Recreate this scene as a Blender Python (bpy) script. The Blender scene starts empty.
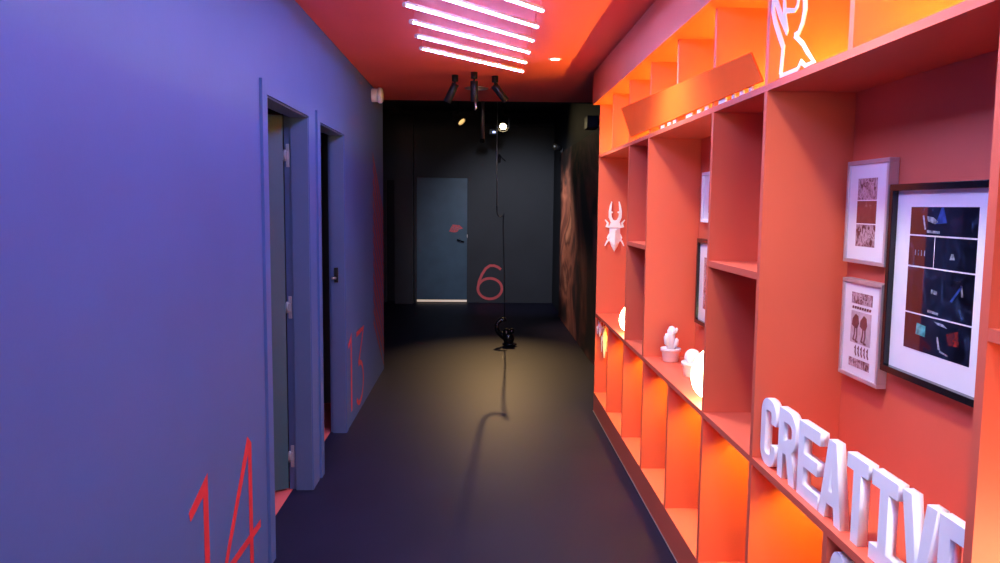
import bpy, bmesh, math, random
from mathutils import Vector, Matrix
R = math.radians
random.seed(4)
scene = bpy.context.scene
COL = scene.collection

# ------------------------------------------------------------------ camera, world, exposure
FPX, YAW, PITCH, ROLL, EYE = 778.73, 0.0273366, 0.0971294, -0.00964844, 1.55
fw = Vector((math.sin(YAW) * math.cos(PITCH), math.cos(YAW) * math.cos(PITCH), -math.sin(PITCH)))
rt0 = Vector((math.cos(YAW), -math.sin(YAW), 0))
dn0 = fw.cross(rt0)
cr, sr = math.cos(ROLL), math.sin(ROLL)
rt = rt0 * cr + dn0 * sr
dn = dn0 * cr - rt0 * sr
cam_data = bpy.data.cameras.new('camera')
cam_data.sensor_fit = 'HORIZONTAL'
cam_data.sensor_width = 36.0
cam_data.lens = 36.0 * FPX / 1000.0
cam_data.clip_start = 0.05
cam = bpy.data.objects.new('camera', cam_data)
COL.objects.link(cam)
cam.matrix_world = Matrix(((rt.x, -dn.x, -fw.x, 0), (rt.y, -dn.y, -fw.y, 0), (rt.z, -dn.z, -fw.z, EYE), (0, 0, 0, 1)))
scene.camera = cam

world = bpy.data.worlds.new('world')
world.use_nodes = True
world.node_tree.nodes['Background'].inputs['Color'].default_value = (0.5, 0.55, 0.8, 1)
world.node_tree.nodes['Background'].inputs['Strength'].default_value = 0.01
scene.world = world

vs = scene.view_settings
vs.view_transform = 'Standard'
vs.look = 'None'
vs.gamma = 1.0
vs.exposure = 0.0
vs.use_curve_mapping = False
scene.cycles.use_denoising = True
scene.cycles.max_bounces = 10
scene.cycles.diffuse_bounces = 6
scene.cycles.sample_clamp_indirect = 6.0

# light levels of the fittings
TUBE_COL, TUBE_POWER = (0.345, 0.39, 1.0), 88.0
LED_COL, LED_POWER = (1.0, 0.74, 0.055), 265.0
DOWN_COL, DOWN_POWER = (1.0, 0.97, 0.78), 98.0
REAR_COL, REAR_POWER = (1.0, 0.86, 0.66), 70.0  # added fill lamp behind the viewer
EGG_COL, EGG_POWER = (1.0, 0.95, 0.5), 17.0
POOL_COL, POOL_POWER = (1.0, 0.62, 0.27), 370.0


# ------------------------------------------------------------------ materials
def mat(name, color, rough=0.6, metal=0.0, noise=0.0, nscale=8.0, bump=0.0, bscale=120.0, coat=0.0, spec=0.5):
    m = bpy.data.materials.new(name)
    m.use_nodes = True
    nt = m.node_tree
    b = nt.nodes['Principled BSDF']
    b.inputs['Roughness'].default_value = rough
    b.inputs['Metallic'].default_value = metal
    b.inputs['Specular IOR Level'].default_value = spec
    if coat:
        b.inputs['Coat Weight'].default_value = coat
        b.inputs['Coat Roughness'].default_value = 0.03
    tc = nt.nodes.new('ShaderNodeTexCoord')
    n = nt.nodes.new('ShaderNodeTexNoise')
    n.inputs['Scale'].default_value = nscale
    n.inputs['Detail'].default_value = 4
    nt.links.new(tc.outputs['Object'], n.inputs['Vector'])
    r = nt.nodes.new('ShaderNodeValToRGB')
    lo = [c * (1 - noise) for c in color]
    hi = [min(1, c * (1 + noise)) for c in color]
    r.color_ramp.elements[0].position = 0.3
    r.color_ramp.elements[0].color = (*lo, 1)
    r.color_ramp.elements[1].position = 0.7
    r.color_ramp.elements[1].color = (*hi, 1)
    nt.links.new(n.outputs['Fac'], r.inputs['Fac'])
    nt.links.new(r.outputs['Color'], b.inputs['Base Color'])
    if bump:
        n2 = nt.nodes.new('ShaderNodeTexNoise')
        n2.inputs['Scale'].default_value = bscale
        nt.links.new(tc.outputs['Object'], n2.inputs['Vector'])
        bp = nt.nodes.new('ShaderNodeBump')
        bp.inputs['Strength'].default_value = bump
        bp.inputs['Distance'].default_value = 0.004
        nt.links.new(n2.outputs['Fac'], bp.inputs['Height'])
        nt.links.new(bp.outputs['Normal'], b.inputs['Normal'])
    return m


def emit(name, color, strength):
    m = bpy.data.materials.new(name)
    m.use_nodes = True
    b = m.node_tree.nodes['Principled BSDF']
    b.inputs['Base Color'].default_value = (0.8, 0.8, 0.8, 1)
    b.inputs['Emission Color'].default_value = (*color, 1)
    b.inputs['Emission Strength'].default_value = strength
    return m


def picture(name, stops, scale=(6, 6, 6), detail=6, distort=1.5, rough=0.15, coat=0.6, voronoi=0.0):
    """a printed picture: stretched noise through a colour ramp"""
    m = bpy.data.materials.new(name)
    m.use_nodes = True
    nt = m.node_tree
    b = nt.nodes['Principled BSDF']
    b.inputs['Roughness'].default_value = rough
    b.inputs['Coat Weight'].default_value = coat
    b.inputs['Coat Roughness'].default_value = 0.03
    tc = nt.nodes.new('ShaderNodeTexCoord')
    mp = nt.nodes.new('ShaderNodeMapping')
    mp.inputs['Scale'].default_value = scale
    nt.links.new(tc.outputs['Object'], mp.inputs['Vector'])
    n = nt.nodes.new('ShaderNodeTexNoise')
    n.inputs['Scale'].default_value = 1.0
    n.inputs['Detail'].default_value = detail
    n.inputs['Distortion'].default_value = distort
    nt.links.new(mp.outputs['Vector'], n.inputs['Vector'])
    fac = n.outputs['Fac']
    if voronoi:
        v = nt.nodes.new('ShaderNodeTexVoronoi')
        v.inputs['Scale'].default_value = voronoi
        nt.links.new(mp.outputs['Vector'], v.inputs['Vector'])
        mx = nt.nodes.new('ShaderNodeMath')
        mx.operation = 'MULTIPLY'
        nt.links.new(n.outputs['Fac'], mx.inputs[0])
        nt.links.new(v.outputs['Distance'], mx.inputs[1])
        mx2 = nt.nodes.new('ShaderNodeMath')
        mx2.operation = 'MULTIPLY'
        mx2.inputs[1].default_value = 1.8
        nt.links.new(mx.outputs[0], mx2.inputs[0])
        fac = mx2.outputs[0]
    r = nt.nodes.new('ShaderNodeValToRGB')
    e = r.color_ramp.elements
    while len(e) < len(stops):
        e.new(0.5)
    for i, (p, c) in enumerate(stops):
        e[i].position = p
        e[i].color = (*c, 1)
    nt.links.new(fac, r.inputs['Fac'])
    nt.links.new(r.outputs['Color'], b.inputs['Base Color'])
    return m


M = {}
M['coral'] = mat('coral_paint', (0.69, 0.125, 0.065), 0.55, noise=0.03, nscale=3, bump=0.03)
M['ceil'] = mat('red_ceiling_paint', (0.90, 0.14, 0.13), 0.6, noise=0.03, nscale=2, bump=0.05)
M['blue'] = mat('slate_blue_wall_paint', (0.052, 0.11, 0.31), 0.6, noise=0.04, nscale=3, bump=0.08, bscale=90)
M['jamb'] = mat('slate_blue_gloss_paint', (0.066, 0.112, 0.25), 0.45, noise=0.03, nscale=5)
M['teal'] = mat('dull_teal_door_paint', (0.032, 0.105, 0.135), 0.5, noise=0.06, nscale=4)
M['teal2'] = mat('dark_teal_door_paint', (0.05, 0.11, 0.17), 0.45, noise=0.12, nscale=4)
M['dark'] = mat('charcoal_wall_paint', (0.032, 0.035, 0.045), 0.6, noise=0.1, nscale=2, bump=0.1)
M['blackc'] = mat('black_ceiling_paint', (0.015, 0.016, 0.022), 0.8, noise=0.1, nscale=2)
M['floor'] = mat('black_floor_paint', (0.0085, 0.0075, 0.027), 0.5, noise=0.12, nscale=2.2, bump=0.04, bscale=160, spec=0.18)
M['redfloor'] = mat('red_room_floor', (0.62, 0.10, 0.10), 0.6, noise=0.08, nscale=6)
M['redvinyl'] = mat('red_vinyl', (0.62, 0.030, 0.04), 0.5, noise=0.03)
M['redlight'] = mat('bright_red_vinyl', (0.9, 0.13, 0.14), 0.6, noise=0.03)
M['redstripe'] = mat('dark_red_vinyl', (0.26, 0.018, 0.04), 0.5, noise=0.03)
M['black'] = mat('black_metal', (0.010, 0.010, 0.013), 0.4, noise=0.1, spec=0.3)
M['blackgloss'] = mat('black_gloss', (0.006, 0.006, 0.007), 0.18, noise=0.1)
M['chrome'] = mat('satin_chrome', (0.62, 0.62, 0.66), 0.28, metal=1.0, noise=0.05)
M['hinge'] = mat('pale_hinge_metal', (0.36, 0.37, 0.42), 0.45, metal=0.3, noise=0.04)
M['alu'] = mat('aluminium', (0.7, 0.7, 0.72), 0.4, metal=1.0, noise=0.04)
M['white'] = mat('white_paint', (0.84, 0.84, 0.84), 0.5, noise=0.02)
M['ceramic'] = mat('white_ceramic', (0.86, 0.85, 0.86), 0.3, noise=0.02)
M['foam'] = mat('white_foam_letter', (0.93, 0.93, 0.93), 0.6, noise=0.02)
M['paper'] = mat('mount_board', (0.84, 0.83, 0.88), 0.35, noise=0.01, coat=0.5)
M['silver'] = mat('silver_frame', (0.62, 0.56, 0.58), 0.35, metal=0.6, noise=0.04)
M['wframe'] = mat('white_frame', (0.8, 0.8, 0.84), 0.4, noise=0.02)
M['orangeoverlay'] = mat('orange_overlay', (0.95, 0.14, 0.016), 0.9, noise=0.02, spec=0.1)
M['umber'] = mat('brown_ink', (0.17, 0.05, 0.05), 0.3, noise=0.3, nscale=40, coat=0.5)
M['mauve'] = mat('mauve_ink', (0.52, 0.42, 0.46), 0.3, noise=0.2, nscale=40, coat=0.5)
M['tube'] = emit('tube_glow', TUBE_COL, TUBE_POWER)
M['led'] = emit('led_glow', LED_COL, LED_POWER)
M['lens'] = emit('lens_glow', (1.0, 0.8, 0.55), 22.0)
M['egg'] = emit('egg_lamp_glow', EGG_COL, EGG_POWER)
M['addedegg'] = emit('added_egg_lamp_glow', EGG_COL, 15.0)
M['rearfill'] = emit('rear_fill_glow', REAR_COL, 2.0)
M['spotlens'] = emit('spot_lens_glow', (1.0, 0.78, 0.42), 60.0)
M['amber'] = emit('amber_lens_glow', (1.0, 0.6, 0.2), 1.2)
M['bluelight'] = emit('blue_status_light', (0.35, 0.45, 1.0), 3.0)
M['gap'] = emit('lit_room_under_door', (1.0, 0.72, 0.5), 0.42)
M['mural'] = picture('mural_print', [(0.34, (0.008, 0.006, 0.010)), (0.44, (0.030, 0.014, 0.016)), (0.50, (0.20, 0.065, 0.045)), (0.57, (0.40, 0.16, 0.11)), (0.63, (0.10, 0.03, 0.025)), (0.72, (0.55, 0.27, 0.19))],
                     (1, 0.8, 1.0), 9, 1.1, 0.6, 0.0)
M['night'] = picture('night_photo', [(0.4, (0.003, 0.003, 0.007)), (0.58, (0.008, 0.010, 0.026)), (0.70, (0.03, 0.05, 0.11)), (0.82, (0.25, 0.3, 0.42))], (1, 26, 20), 5, 1.0, 0.08, 1.0)
M['sepia'] = picture('sepia_photo', [(0.36, (0.10, 0.03, 0.035)), (0.48, (0.34, 0.22, 0.25)), (0.58, (0.55, 0.42, 0.47)), (0.7, (0.2, 0.08, 0.09))], (1, 55, 45), 5, 1.2, 0.1, 0.6)
M['brown'] = picture('brown_photo', [(0.3, (0.16, 0.03, 0.03)), (0.6, (0.22, 0.05, 0.045)), (0.8, (0.5, 0.35, 0.35))], (1, 20, 20), 4, 0.6, 0.1, 0.6)
M['screen'] = mat('teal_patch', (0.07, 0.32, 0.33), 0.1, noise=0.5, nscale=60, coat=1.0)
M['redpatch'] = mat('dark_red_patch', (0.13, 0.015, 0.015), 0.1, noise=0.5, nscale=40, coat=1.0)
M['bluebeam'] = mat('blue_beam_patch', (0.035, 0.07, 0.30), 0.1, noise=0.4, nscale=50, coat=1.0)
M['pale'] = mat('pale_patch', (0.24, 0.27, 0.34), 0.1, noise=0.7, nscale=80, coat=1.0)
M['reddoorsign'] = mat('red_sign_print', (0.75, 0.10, 0.12), 0.4, noise=0.35, nscale=60)


# ------------------------------------------------------------------ mesh helpers
class MB:
    def __init__(self):
        self.bm = bmesh.new()

    def box(self, a, b, bevel=0.0):
        x0, y0, z0 = (min(a[i], b[i]) for i in range(3))
        x1, y1, z1 = (max(a[i], b[i]) for i in range(3))
        v = [self.bm.verts.new(p) for p in ((x0, y0, z0), (x1, y0, z0), (x1, y1, z0), (x0, y1, z0), (x0, y0, z1), (x1, y0, z1), (x1, y1, z1), (x0, y1, z1))]
        fs = [self.bm.faces.new([v[i] for i in q]) for q in ((0, 3, 2, 1), (4, 5, 6, 7), (0, 1, 5, 4), (1, 2, 6, 5), (2, 3, 7, 6), (3, 0, 4, 7))]
        if bevel:
            es = list({e for f in fs for e in f.edges})
            bmesh.ops.bevel(self.bm, geom=es, offset=bevel, segments=2, affect='EDGES', profile=0.5)
        return self

    def frame(self, p, q):
        d = (Vector(q) - Vector(p)).normalized()
        u = d.orthogonal().normalized()
        return d, u, d.cross(u)

    def tube(self, pts, radii, n=16, cap=True):
        """round bar along a path with a radius per point"""
        pts = [Vector(p) for p in pts]
        if not isinstance(radii, (list, tuple)):
            radii = [radii] * len(pts)
        rings = []
        u = None
        for i, p in enumerate(pts):
            t = (pts[min(i + 1, len(pts) - 1)] - pts[max(i - 1, 0)]).normalized()
            u = t.orthogonal().normalized() if u is None else (u - t * u.dot(t)).normalized()
            w = t.cross(u)
            rings.append([self.bm.verts.new(p + (u * math.cos(2 * math.pi * k / n) + w * math.sin(2 * math.pi * k / n)) * radii[i]) for k in range(n)])
        for a, b in zip(rings, rings[1:]):
            for k in range(n):
                f = self.bm.faces.new((a[k], a[(k + 1) % n], b[(k + 1) % n], b[k]))
                f.smooth = True
        if cap:
            self.bm.faces.new(list(reversed(rings[0])))
            self.bm.faces.new(rings[-1])
        return self

    def lathe(self, prof, centre=(0, 0, 0), n=28, axis='Z'):
        """profile of (radius, height) turned about an axis"""
        c = Vector(centre)
        rings = []
        for r, h in prof:
            ring = []
            for k in range(n):
                a = 2 * math.pi * k / n
                if axis == 'Z':
                    p = Vector((r * math.cos(a), r * math.sin(a), h))
                elif axis == 'X':
                    p = Vector((h, r * math.cos(a), r * math.sin(a)))
                else:
                    p = Vector((r * math.sin(a), h, r * math.cos(a)))
                ring.append(self.bm.verts.new(c + p))
            rings.append(ring)
        for a, b in zip(rings, rings[1:]):
            for k in range(n):
                f = self.bm.faces.new((a[k], a[(k + 1) % n], b[(k + 1) % n], b[k]))
                f.smooth = True
        if prof[0][0] > 1e-6:
            self.bm.faces.new(list(reversed(rings[0])))
        if prof[-1][0] > 1e-6:
            self.bm.faces.new(rings[-1])
        return self

    def prism(self, pts, fn, d0, d1):
        """a 2-D outline pushed from depth d0 to d1; fn(u, v, d) gives the point"""
        a = [self.bm.verts.new(fn(u, v, d0)) for u, v in pts]
        b = [self.bm.verts.new(fn(u, v, d1)) for u, v in pts]
        n = len(pts)
        self.bm.faces.new(a)
        self.bm.faces.new(list(reversed(b)))
        for i in range(n):
            self.bm.faces.new((a[(i + 1) % n], a[i], b[i], b[(i + 1) % n]))
        return self

    def stroke(self, pts, width, fn, d0, d1, closed=False):
        """a drawn line of a given width (number or one per point), mitred, as a flat bar of depth d0..d1"""
        P = [Vector(p).to_2d() if len(p) > 2 else Vector(p) for p in pts]
        n = len(P)
        W = width if isinstance(width, (list, tuple)) else [width] * n
        L, Rr = [], []
        for i in range(n):
            if closed:
                a, b, c = P[i - 1], P[i], P[(i + 1) % n]
            else:
                a, b, c = P[max(i - 1, 0)], P[i], P[min(i + 1, n - 1)]
            d1_ = (b - a).normalized() if (b - a).length > 1e-9 else (c - b).normalized()
            d2_ = (c - b).normalized() if (c - b).length > 1e-9 else d1_
            n1 = Vector((-d1_.y, d1_.x))
            n2 = Vector((-d2_.y, d2_.x))
            m = (n1 + n2)
            m = m.normalized() if m.length > 1e-6 else n1
            k = min(1.0 / max(m.dot(n1), 0.35), 2.2)
            L.append(b + m * W[i] * 0.5 * k)
            Rr.append(b - m * W[i] * 0.5 * k)
        V = [[self.bm.verts.new(fn(p.x, p.y, d)) for p in side] for side in (L, Rr) for d in (d0, d1)]
        l0, l1, r0, r1 = V
        for i in range(n if closed else n - 1):
            j = (i + 1) % n
            for q in ((l0[i], l0[j], r0[j], r0[i]), (l1[j], l1[i], r1[i], r1[j]), (l0[j], l0[i], l1[i], l1[j]), (r0[i], r0[j], r1[j], r1[i])):
                self.bm.faces.new(q)
        if not closed:
            self.bm.faces.new((l0[0], r0[0], r1[0], l1[0]))
            self.bm.faces.new((l0[-1], l1[-1], r1[-1], r0[-1]))
        return self

    def ball(self, c, rx, ry, rz, n=24, m=16, squash=None):
        c = Vector(c)
        prev = None
        for i in range(m + 1):
            t = math.pi * i / m
            s = squash(t) if squash else 1.0
            ring = [self.bm.verts.new(c + Vector((rx * s * math.sin(t) * math.cos(2 * math.pi * k / n), ry * s * math.sin(t) * math.sin(2 * math.pi * k / n), -rz * math.cos(t)))) for k in range(n)]
            if prev:
                for k in range(n):
                    f = self.bm.faces.new((prev[k], prev[(k + 1) % n], ring[(k + 1) % n], ring[k]))
                    f.smooth = True
            prev = ring
        return self

    def build(self, name, material, parent=None, kind=None, label=None):
        bmesh.ops.remove_doubles(self.bm, verts=self.bm.verts, dist=1e-6)
        bmesh.ops.recalc_face_normals(self.bm, faces=self.bm.faces)
        me = bpy.data.meshes.new(name)
        if parent is not None:                       # shapes are given in world space; keep them about the thing's base
            off = parent.location if parent.parent is None else parent.parent.location
            self.bm.transform(Matrix.Translation(-Vector(off)))
        self.bm.to_mesh(me)
        self.bm.free()
        me.materials.append(material)
        o = bpy.data.objects.new(name, me)
        COL.objects.link(o)
        if parent is not None:
            o.parent = parent
        if kind:
            o['kind'] = kind
        if label:
            o['label'] = label
        return o


def struct(name, mb, material, label, cat):
    o = mb.build(name, material, kind='structure')
    o['label'] = label
    o['category'] = cat
    return o


def tag(o, label, cat, group=None):
    o['label'] = label
    o['category'] = cat
    if group:
        o['group'] = group
    return o


def thing(name, loc, label, cat, group=None):
    o = bpy.data.objects.new(name, None)
    o.empty_display_size = 0.05
    COL.objects.link(o)
    o.location = loc
    return tag(o, label, cat, group)


def dup(root, loc, label, group=None):
    r = root.copy()
    COL.objects.link(r)
    r.location = loc
    r['label'] = label
    if group:
        r['group'] = group
    for ch in list(root.children):
        c = ch.copy()
        COL.objects.link(c)
        c.parent = r
        for g in list(ch.children):
            d = g.copy()
            COL.objects.link(d)
            d.parent = c
    return r


def lamp(name, kind, loc, target, color, power, parent=None, **kw):
    d = bpy.data.lights.new(name, kind)
    d.color = color
    d.energy = power
    for k, v in kw.items():
        setattr(d, k, v)
    o = bpy.data.objects.new(name, d)
    COL.objects.link(o)
    if parent is not None:
        o.parent = parent
        o.location = Vector(loc) - parent.location
    else:
        o.location = loc
    o.rotation_euler = (Vector(target) - Vector(loc)).to_track_quat('-Z', 'Y').to_euler()
    return o


XL, CEIL, YEND = -0.894, 2.525, 12.4
YW = 7.30                     # where the blue wall ends
YC = 7.45                     # where the red ceiling ends

# ------------------------------------------------------------------ large structure
struct('floor', MB().box((-1.005, -3.0, -0.1), (1.3, YW - 0.001, 0)).box((-2.6, YW, -0.1), (1.3, YEND + 0.3, 0)), M['floor'],
       'smooth black painted floor running down the corridor', 'floor')
struct('floor_side_room', MB().box((-2.9, 2.6, -0.1), (-1.006, 6.0, 0)), M['redfloor'], 'red floor inside the rooms beyond the open doorways', 'floor')
struct('ceiling', MB().box((-0.984, -3.0, CEIL), (1.3, YC, CEIL + 0.08)), M['ceil'], 'red painted corridor ceiling carrying the light tubes', 'ceiling')
struct('ceiling_rear', MB().box((-2.6, YC + 0.002, 3.02), (1.3, YEND + 0.3, 3.1)).box((-2.6, YC + 0.002, CEIL), (1.3, YC + 0.08, 3.019)), M['blackc'],
       'black high ceiling over the far end of the corridor', 'ceiling')
O1, O2, DT = (3.31, 4.133), (4.39, 5.20), 2.0
w = MB()
w.box((-0.984, -3.0, 0), (XL, O1[0], CEIL - 0.001)).box((-0.984, O1[1], 0), (XL, O2[0], CEIL - 0.001)).box((-0.984, O2[1], 0), (XL, YW, CEIL - 0.001))
w.box((-0.984, O1[0], DT), (XL, O1[1], CEIL - 0.001)).box((-0.984, O2[0], DT), (XL, O2[1], CEIL - 0.001))
struct('wall_left', w, M['blue'], 'slate blue corridor wall with two doorways', 'wall')
struct('wall_return', MB().box((-2.6, YW - 0.08, 0), (-0.985, YW, 3.018)), M['dark'], 'dark wall turning away behind the end of the blue wall', 'wall')
struct('wall_end', MB().box((-2.6, YEND, 0), (-1.47, YEND + 0.1, 3.018)).box((-1.47, YEND, 1.94), (-1.33, YEND + 0.1, 3.018)).box((-1.33, YEND, 0), (1.3, YEND + 0.1, 3.018)), M['dark'],
       'charcoal end wall of the corridor', 'wall')
struct('wall_far_left', MB().box((-2.7, YW - 0.08, 0), (-2.601, YEND + 0.1, 3.018)), M['dark'], 'dark wall at the far side hall', 'wall')
struct('wall_right', MB().box((1.175, -3.0, 0), (1.28, YC, CEIL - 0.001)).box((1.175, YC + 0.081, 0), (1.28, YEND - 0.001, 3.018)), M['dark'],
       'charcoal wall behind the shelving and the mural', 'wall')
struct('wall_back', MB().box((-0.984, -3.1, 0), (1.28, -3.001, CEIL)), M['blue'], 'blue wall closing the corridor behind the viewer', 'wall')
struct('wall_side_room', MB().box((-3.0, 2.5, 0), (-2.901, 6.1, CEIL)).box((-2.9, 2.5, 0), (-0.986, 2.6, CEIL)).box((-2.9, 6.001, 0), (-0.986, 6.1, CEIL))
       .box((-2.9, 4.26, 0), (-1.0, 4.31, CEIL)).box((-2.9, 2.6, CEIL + 0.001), (-0.986, 6.0, CEIL + 0.06)), M['dark'], 'unlit walls of the rooms beyond the doorways', 'wall')
struct('trim_1', MB().box((-1.32, YEND - 0.2, 0), (-1.03, YEND - 0.001, 2.9)), M['dark'], 'dark pillar standing against the end wall beside the teal door', 'pillar')
struct('trim_2', MB().box((-1.32, YC + 0.1, 2.9), (-1.2, YEND - 0.002, 3.017)), M['blackc'], 'black beam under the high ceiling', 'beam')

# doorways: casings (facing the corridor), linings and stops
for i, (a, b) in enumerate((O1, O2)):
    c = MB()
    far = b + (0.155 if i == 0 else 0.075)
    c.box((XL + 0.0005, a - 0.075, 0.001), (XL + 0.013, a - 0.001, DT + 0.055)).box((XL + 0.0005, b + 0.001, 0.001), (XL + 0.004, far, DT + 0.055))
    c.box((XL + 0.0005, a - 0.001, DT + 0.001), (XL + 0.008, b + 0.001, DT + 0.055))
    struct('trim_%d' % (3 + 2 * i), c, M['blue'], ['blue casing around the doorway beside number 14', 'blue casing around the doorway beside number 13'][i], 'door casing')
    s = MB()
    s.box(((-1.0, -1.022)[1 - i], b + 0.014, 0.001), (-0.9845, b + 0.06, DT + 0.04)).box((-1.035, a - 0.06, 0.001), (-0.9845, a - 0.014, DT + 0.04)).box((-1.035, a - 0.014, DT + 0.014), (-0.9845, b + 0.014, DT + 0.05))
    s.box((-0.983, b - 0.006, 0.001), (XL - 0.001, b - 0.0005, DT - 0.001)).box((-0.983, a + 0.0005, 0.001), (XL - 0.001, a + 0.006, DT - 0.001)).box((-0.983, a + 0.006, DT - 0.006), (XL - 0.001, b - 0.006, DT - 0.0005))
    struct('trim_%d' % (4 + 2 * i), s, M['jamb'], ['blue door lining of the doorway beside number 14', 'blue door lining of the doorway beside number 13'][i], 'door frame')

# ------------------------------------------------------------------ doors
hx, hy = -1.018, 4.142                                        # hinge line of the near door
ang = R(214)
dirv = Vector((math.cos(ang), math.sin(ang), 0))
nrm = Vector((-dirv.y, dirv.x, 0))
d1 = thing('door_1', (hx, hy, 0), 'dull teal door standing open into the room beside number 14', 'door')
d1['kind'] = 'structure'
lf = MB()
p0 = Vector((hx - 0.006, hy - 0.012, 0.012))
pts = [p0, p0 + dirv * 0.79, p0 + dirv * 0.79 - nrm * 0.04, p0 - nrm * 0.04]
lf.prism([(p.x, p.y) for p in pts], lambda u, v, d: (u, v, d), 0.012, 2.005)
leaf = lf.build('door_leaf', M['teal'], d1)
for z in (0.185, 1.0, 1.80):
    h = MB()
    h.tube([(hx + 0.001, hy - 0.006, z - 0.03), (hx + 0.001, hy - 0.006, z + 0.03)], 0.006, 12)
    h.box((hx + 0.006, hy - 0.003, z - 0.06), (hx + 0.024, hy + 0.0045, z + 0.06), 0.002)
    h.box((hx - 0.016, hy - 0.010, z - 0.022), (hx + 0.018, hy - 0.001, z + 0.022), 0.002)
    h.tube([(hx + 0.015, hy - 0.002, z + 0.045), (hx + 0.015, hy - 0.005, z + 0.045)], 0.005, 10)
    h.tube([(hx + 0.015, hy - 0.002, z - 0.045), (hx + 0.015, hy - 0.005, z - 0.045)], 0.005, 10)
    h.build('hinge', M['hinge'], d1, label='pale metal hinge')

d2 = thing('door_2', (-1.03, 5.2, 0), 'black latch fitting on the lining of the dark doorway beside number 13', 'door latch')
d2['kind'] = 'structure'
MB().box((-0.962, 5.180, 1.03), (-0.935, 5.1935, 1.13), 0.003).build('strike_plate', M['black'], d2)
MB().tube([(-0.95, 5.181, 1.06), (-0.975, 5.165, 1.06)], 0.008, 10).build('latch_bolt', M['chrome'], d2)

d3 = thing('door_3', (-0.587, YEND - 0.01, 0), 'dark teal flush door closed in the charcoal end wall', 'door')
d3['kind'] = 'structure'
MB().box((-0.985, YEND - 0.04, 0.048), (-0.19, YEND - 0.002, 1.975), 0.002).build('door_leaf', M['teal2'], d3)
fr = MB().box((-1.018, YEND - 0.05, 0.001), (-0.988, YEND - 0.001, 2.01)).box((-0.187, YEND - 0.05, 0.001), (-0.157, YEND - 0.001, 2.01)).box((-0.988, YEND - 0.05, 1.978), (-0.187, YEND - 0.001, 2.01))
fr.build('door_frame', M['dark'], d3)
MB().tube([(-0.34, YEND - 0.04, 1.005), (-0.34, YEND - 0.085, 1.005)], 0.011, 10).tube([(-0.345, YEND - 0.082, 1.008), (-0.235, YEND - 0.085, 0.972)], [0.012, 0.010], 10).build('door_handle', M['blackgloss'], d3)
MB().box((-0.192, YEND - 0.056, 1.04), (-0.184, YEND - 0.05, 1.09)).build('latch_plate', M['chrome'], d3)
MB().box((-0.985, YEND - 0.03, 0.012), (-0.19, YEND - 0.004, 0.045)).build('light_gap', M['gap'], d3, label='bright lit gap under the door')
sg = thing('door_sign', (-0.37, YEND - 0.045, 1.2), 'small red pointed sign fixed on the dark teal door above its handle', 'sign')
fnE = lambda u, v, d: (u, YEND - d, v)
MB().prism([(-0.475, 1.135), (-0.40, 1.12), (-0.345, 1.13), (-0.325, 1.165), (-0.255, 1.185), (-0.31, 1.235), (-0.42, 1.245), (-0.45, 1.19)], fnE, 0.041, 0.047).build('sign_plate', M['reddoorsign'], sg)
sgl = MB()
for k, x in enumerate((-0.42, -0.385, -0.35, -0.315)):
    sgl.stroke([(x - 0.01, 1.155), (x + 0.004, 1.215)], 0.009, fnE, 0.0472, 0.0485)
sgl.build('lettering', M['pale'], sg)
struct('door_4', MB().box((-1.469, YEND + 0.06, 0.03), (-1.331, YEND + 0.1, 1.939)), M['blackc'], 'black recessed doorway in the end wall behind the pillar', 'doorway')

# ------------------------------------------------------------------ numbers and stripes on the walls
fnW = lambda u, v, d: (XL + d, u, v)
n14 = thing('wall_number', (XL, 2.75, 0.38), 'tall thin red number 14 on the blue wall before the first doorway', 'number')
MB().stroke([(2.362, 0.575), (2.505, 0.628), (2.507, 0.10)], [0.034, 0.045, 0.045], fnW, 0.0006, 0.0014).build('digit_one', M['redvinyl'], n14)
MB().stroke([(3.125, 0.238), (2.66, 0.238)], 0.032, fnW, 0.0015, 0.0019).stroke([(2.655, 0.225), (2.975, 0.618), (2.998, 0.60), (2.998, 0.105)], [0.034, 0.045, 0.045, 0.045], fnW, 0.0006, 0.0014).build('digit_four', M['redvinyl'], n14)
n13 = thing('wall_number', (XL, 5.7, 0.35), 'tall thin red number 13 on the blue wall past the second doorway', 'number')
MB().stroke([(5.315, 0.572), (5.425, 0.618), (5.428, 0.09)], [0.032, 0.04, 0.045], fnW, 0.0006, 0.0014).build('digit_one', M['redvinyl'], n13)
arc = [(5.80 + 0.185 * math.cos(R(t)), 0.213 + 0.150 * math.sin(R(t))) for t in range(100, -150, -10)]
MB().stroke([(5.66, 0.598), (6.01, 0.598), (5.762, 0.372)] + arc, 0.036, fnW, 0.0006, 0.0014).build('digit_three', M['redvinyl'], n13)
st = MB()
for k in range(15):
    z0 = 1.93 - k * 0.1
    ya, yb = 6.60 + 0.012 * (k % 2), YW - 0.002
    za, zb = z0, z0 - 0.72 * (yb - ya)
    if zb < 0.02:
        yb = ya + (za - 0.02) / 0.72
        zb = 0.02
    st.prism([(ya, za), (yb, zb), (yb, zb - 0.0 + 0.058 if zb > 0.03 else zb + 0.03), (ya, za + 0.058)], fnW, 0.0006, 0.0014)
tag(st.build('wall_stripes', M['redstripe']), 'dark red slanting stripes on the blue wall at its far end', 'wall graphic')
n6 = thing('wall_number', (0.18, YEND, 0.3), 'round red number 6 low on the charcoal end wall', 'number')
ring = [(0.178 + 0.192 * math.cos(R(t)), 0.226 + 0.165 * math.sin(R(t))) for t in range(0, 360, 10)]
tail = [(0.178 - 0.192, 0.226), (0.004, 0.34), (0.05, 0.455), (0.11, 0.548), (0.175, 0.595), (0.245, 0.595), (0.305, 0.572), (0.352, 0.535)]
MB().stroke(ring, 0.042, fnE, 0.0006, 0.002, True).stroke(tail, 0.042, fnE, 0.0021, 0.003).build('digit_six', M['redlight'], n6)

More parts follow.
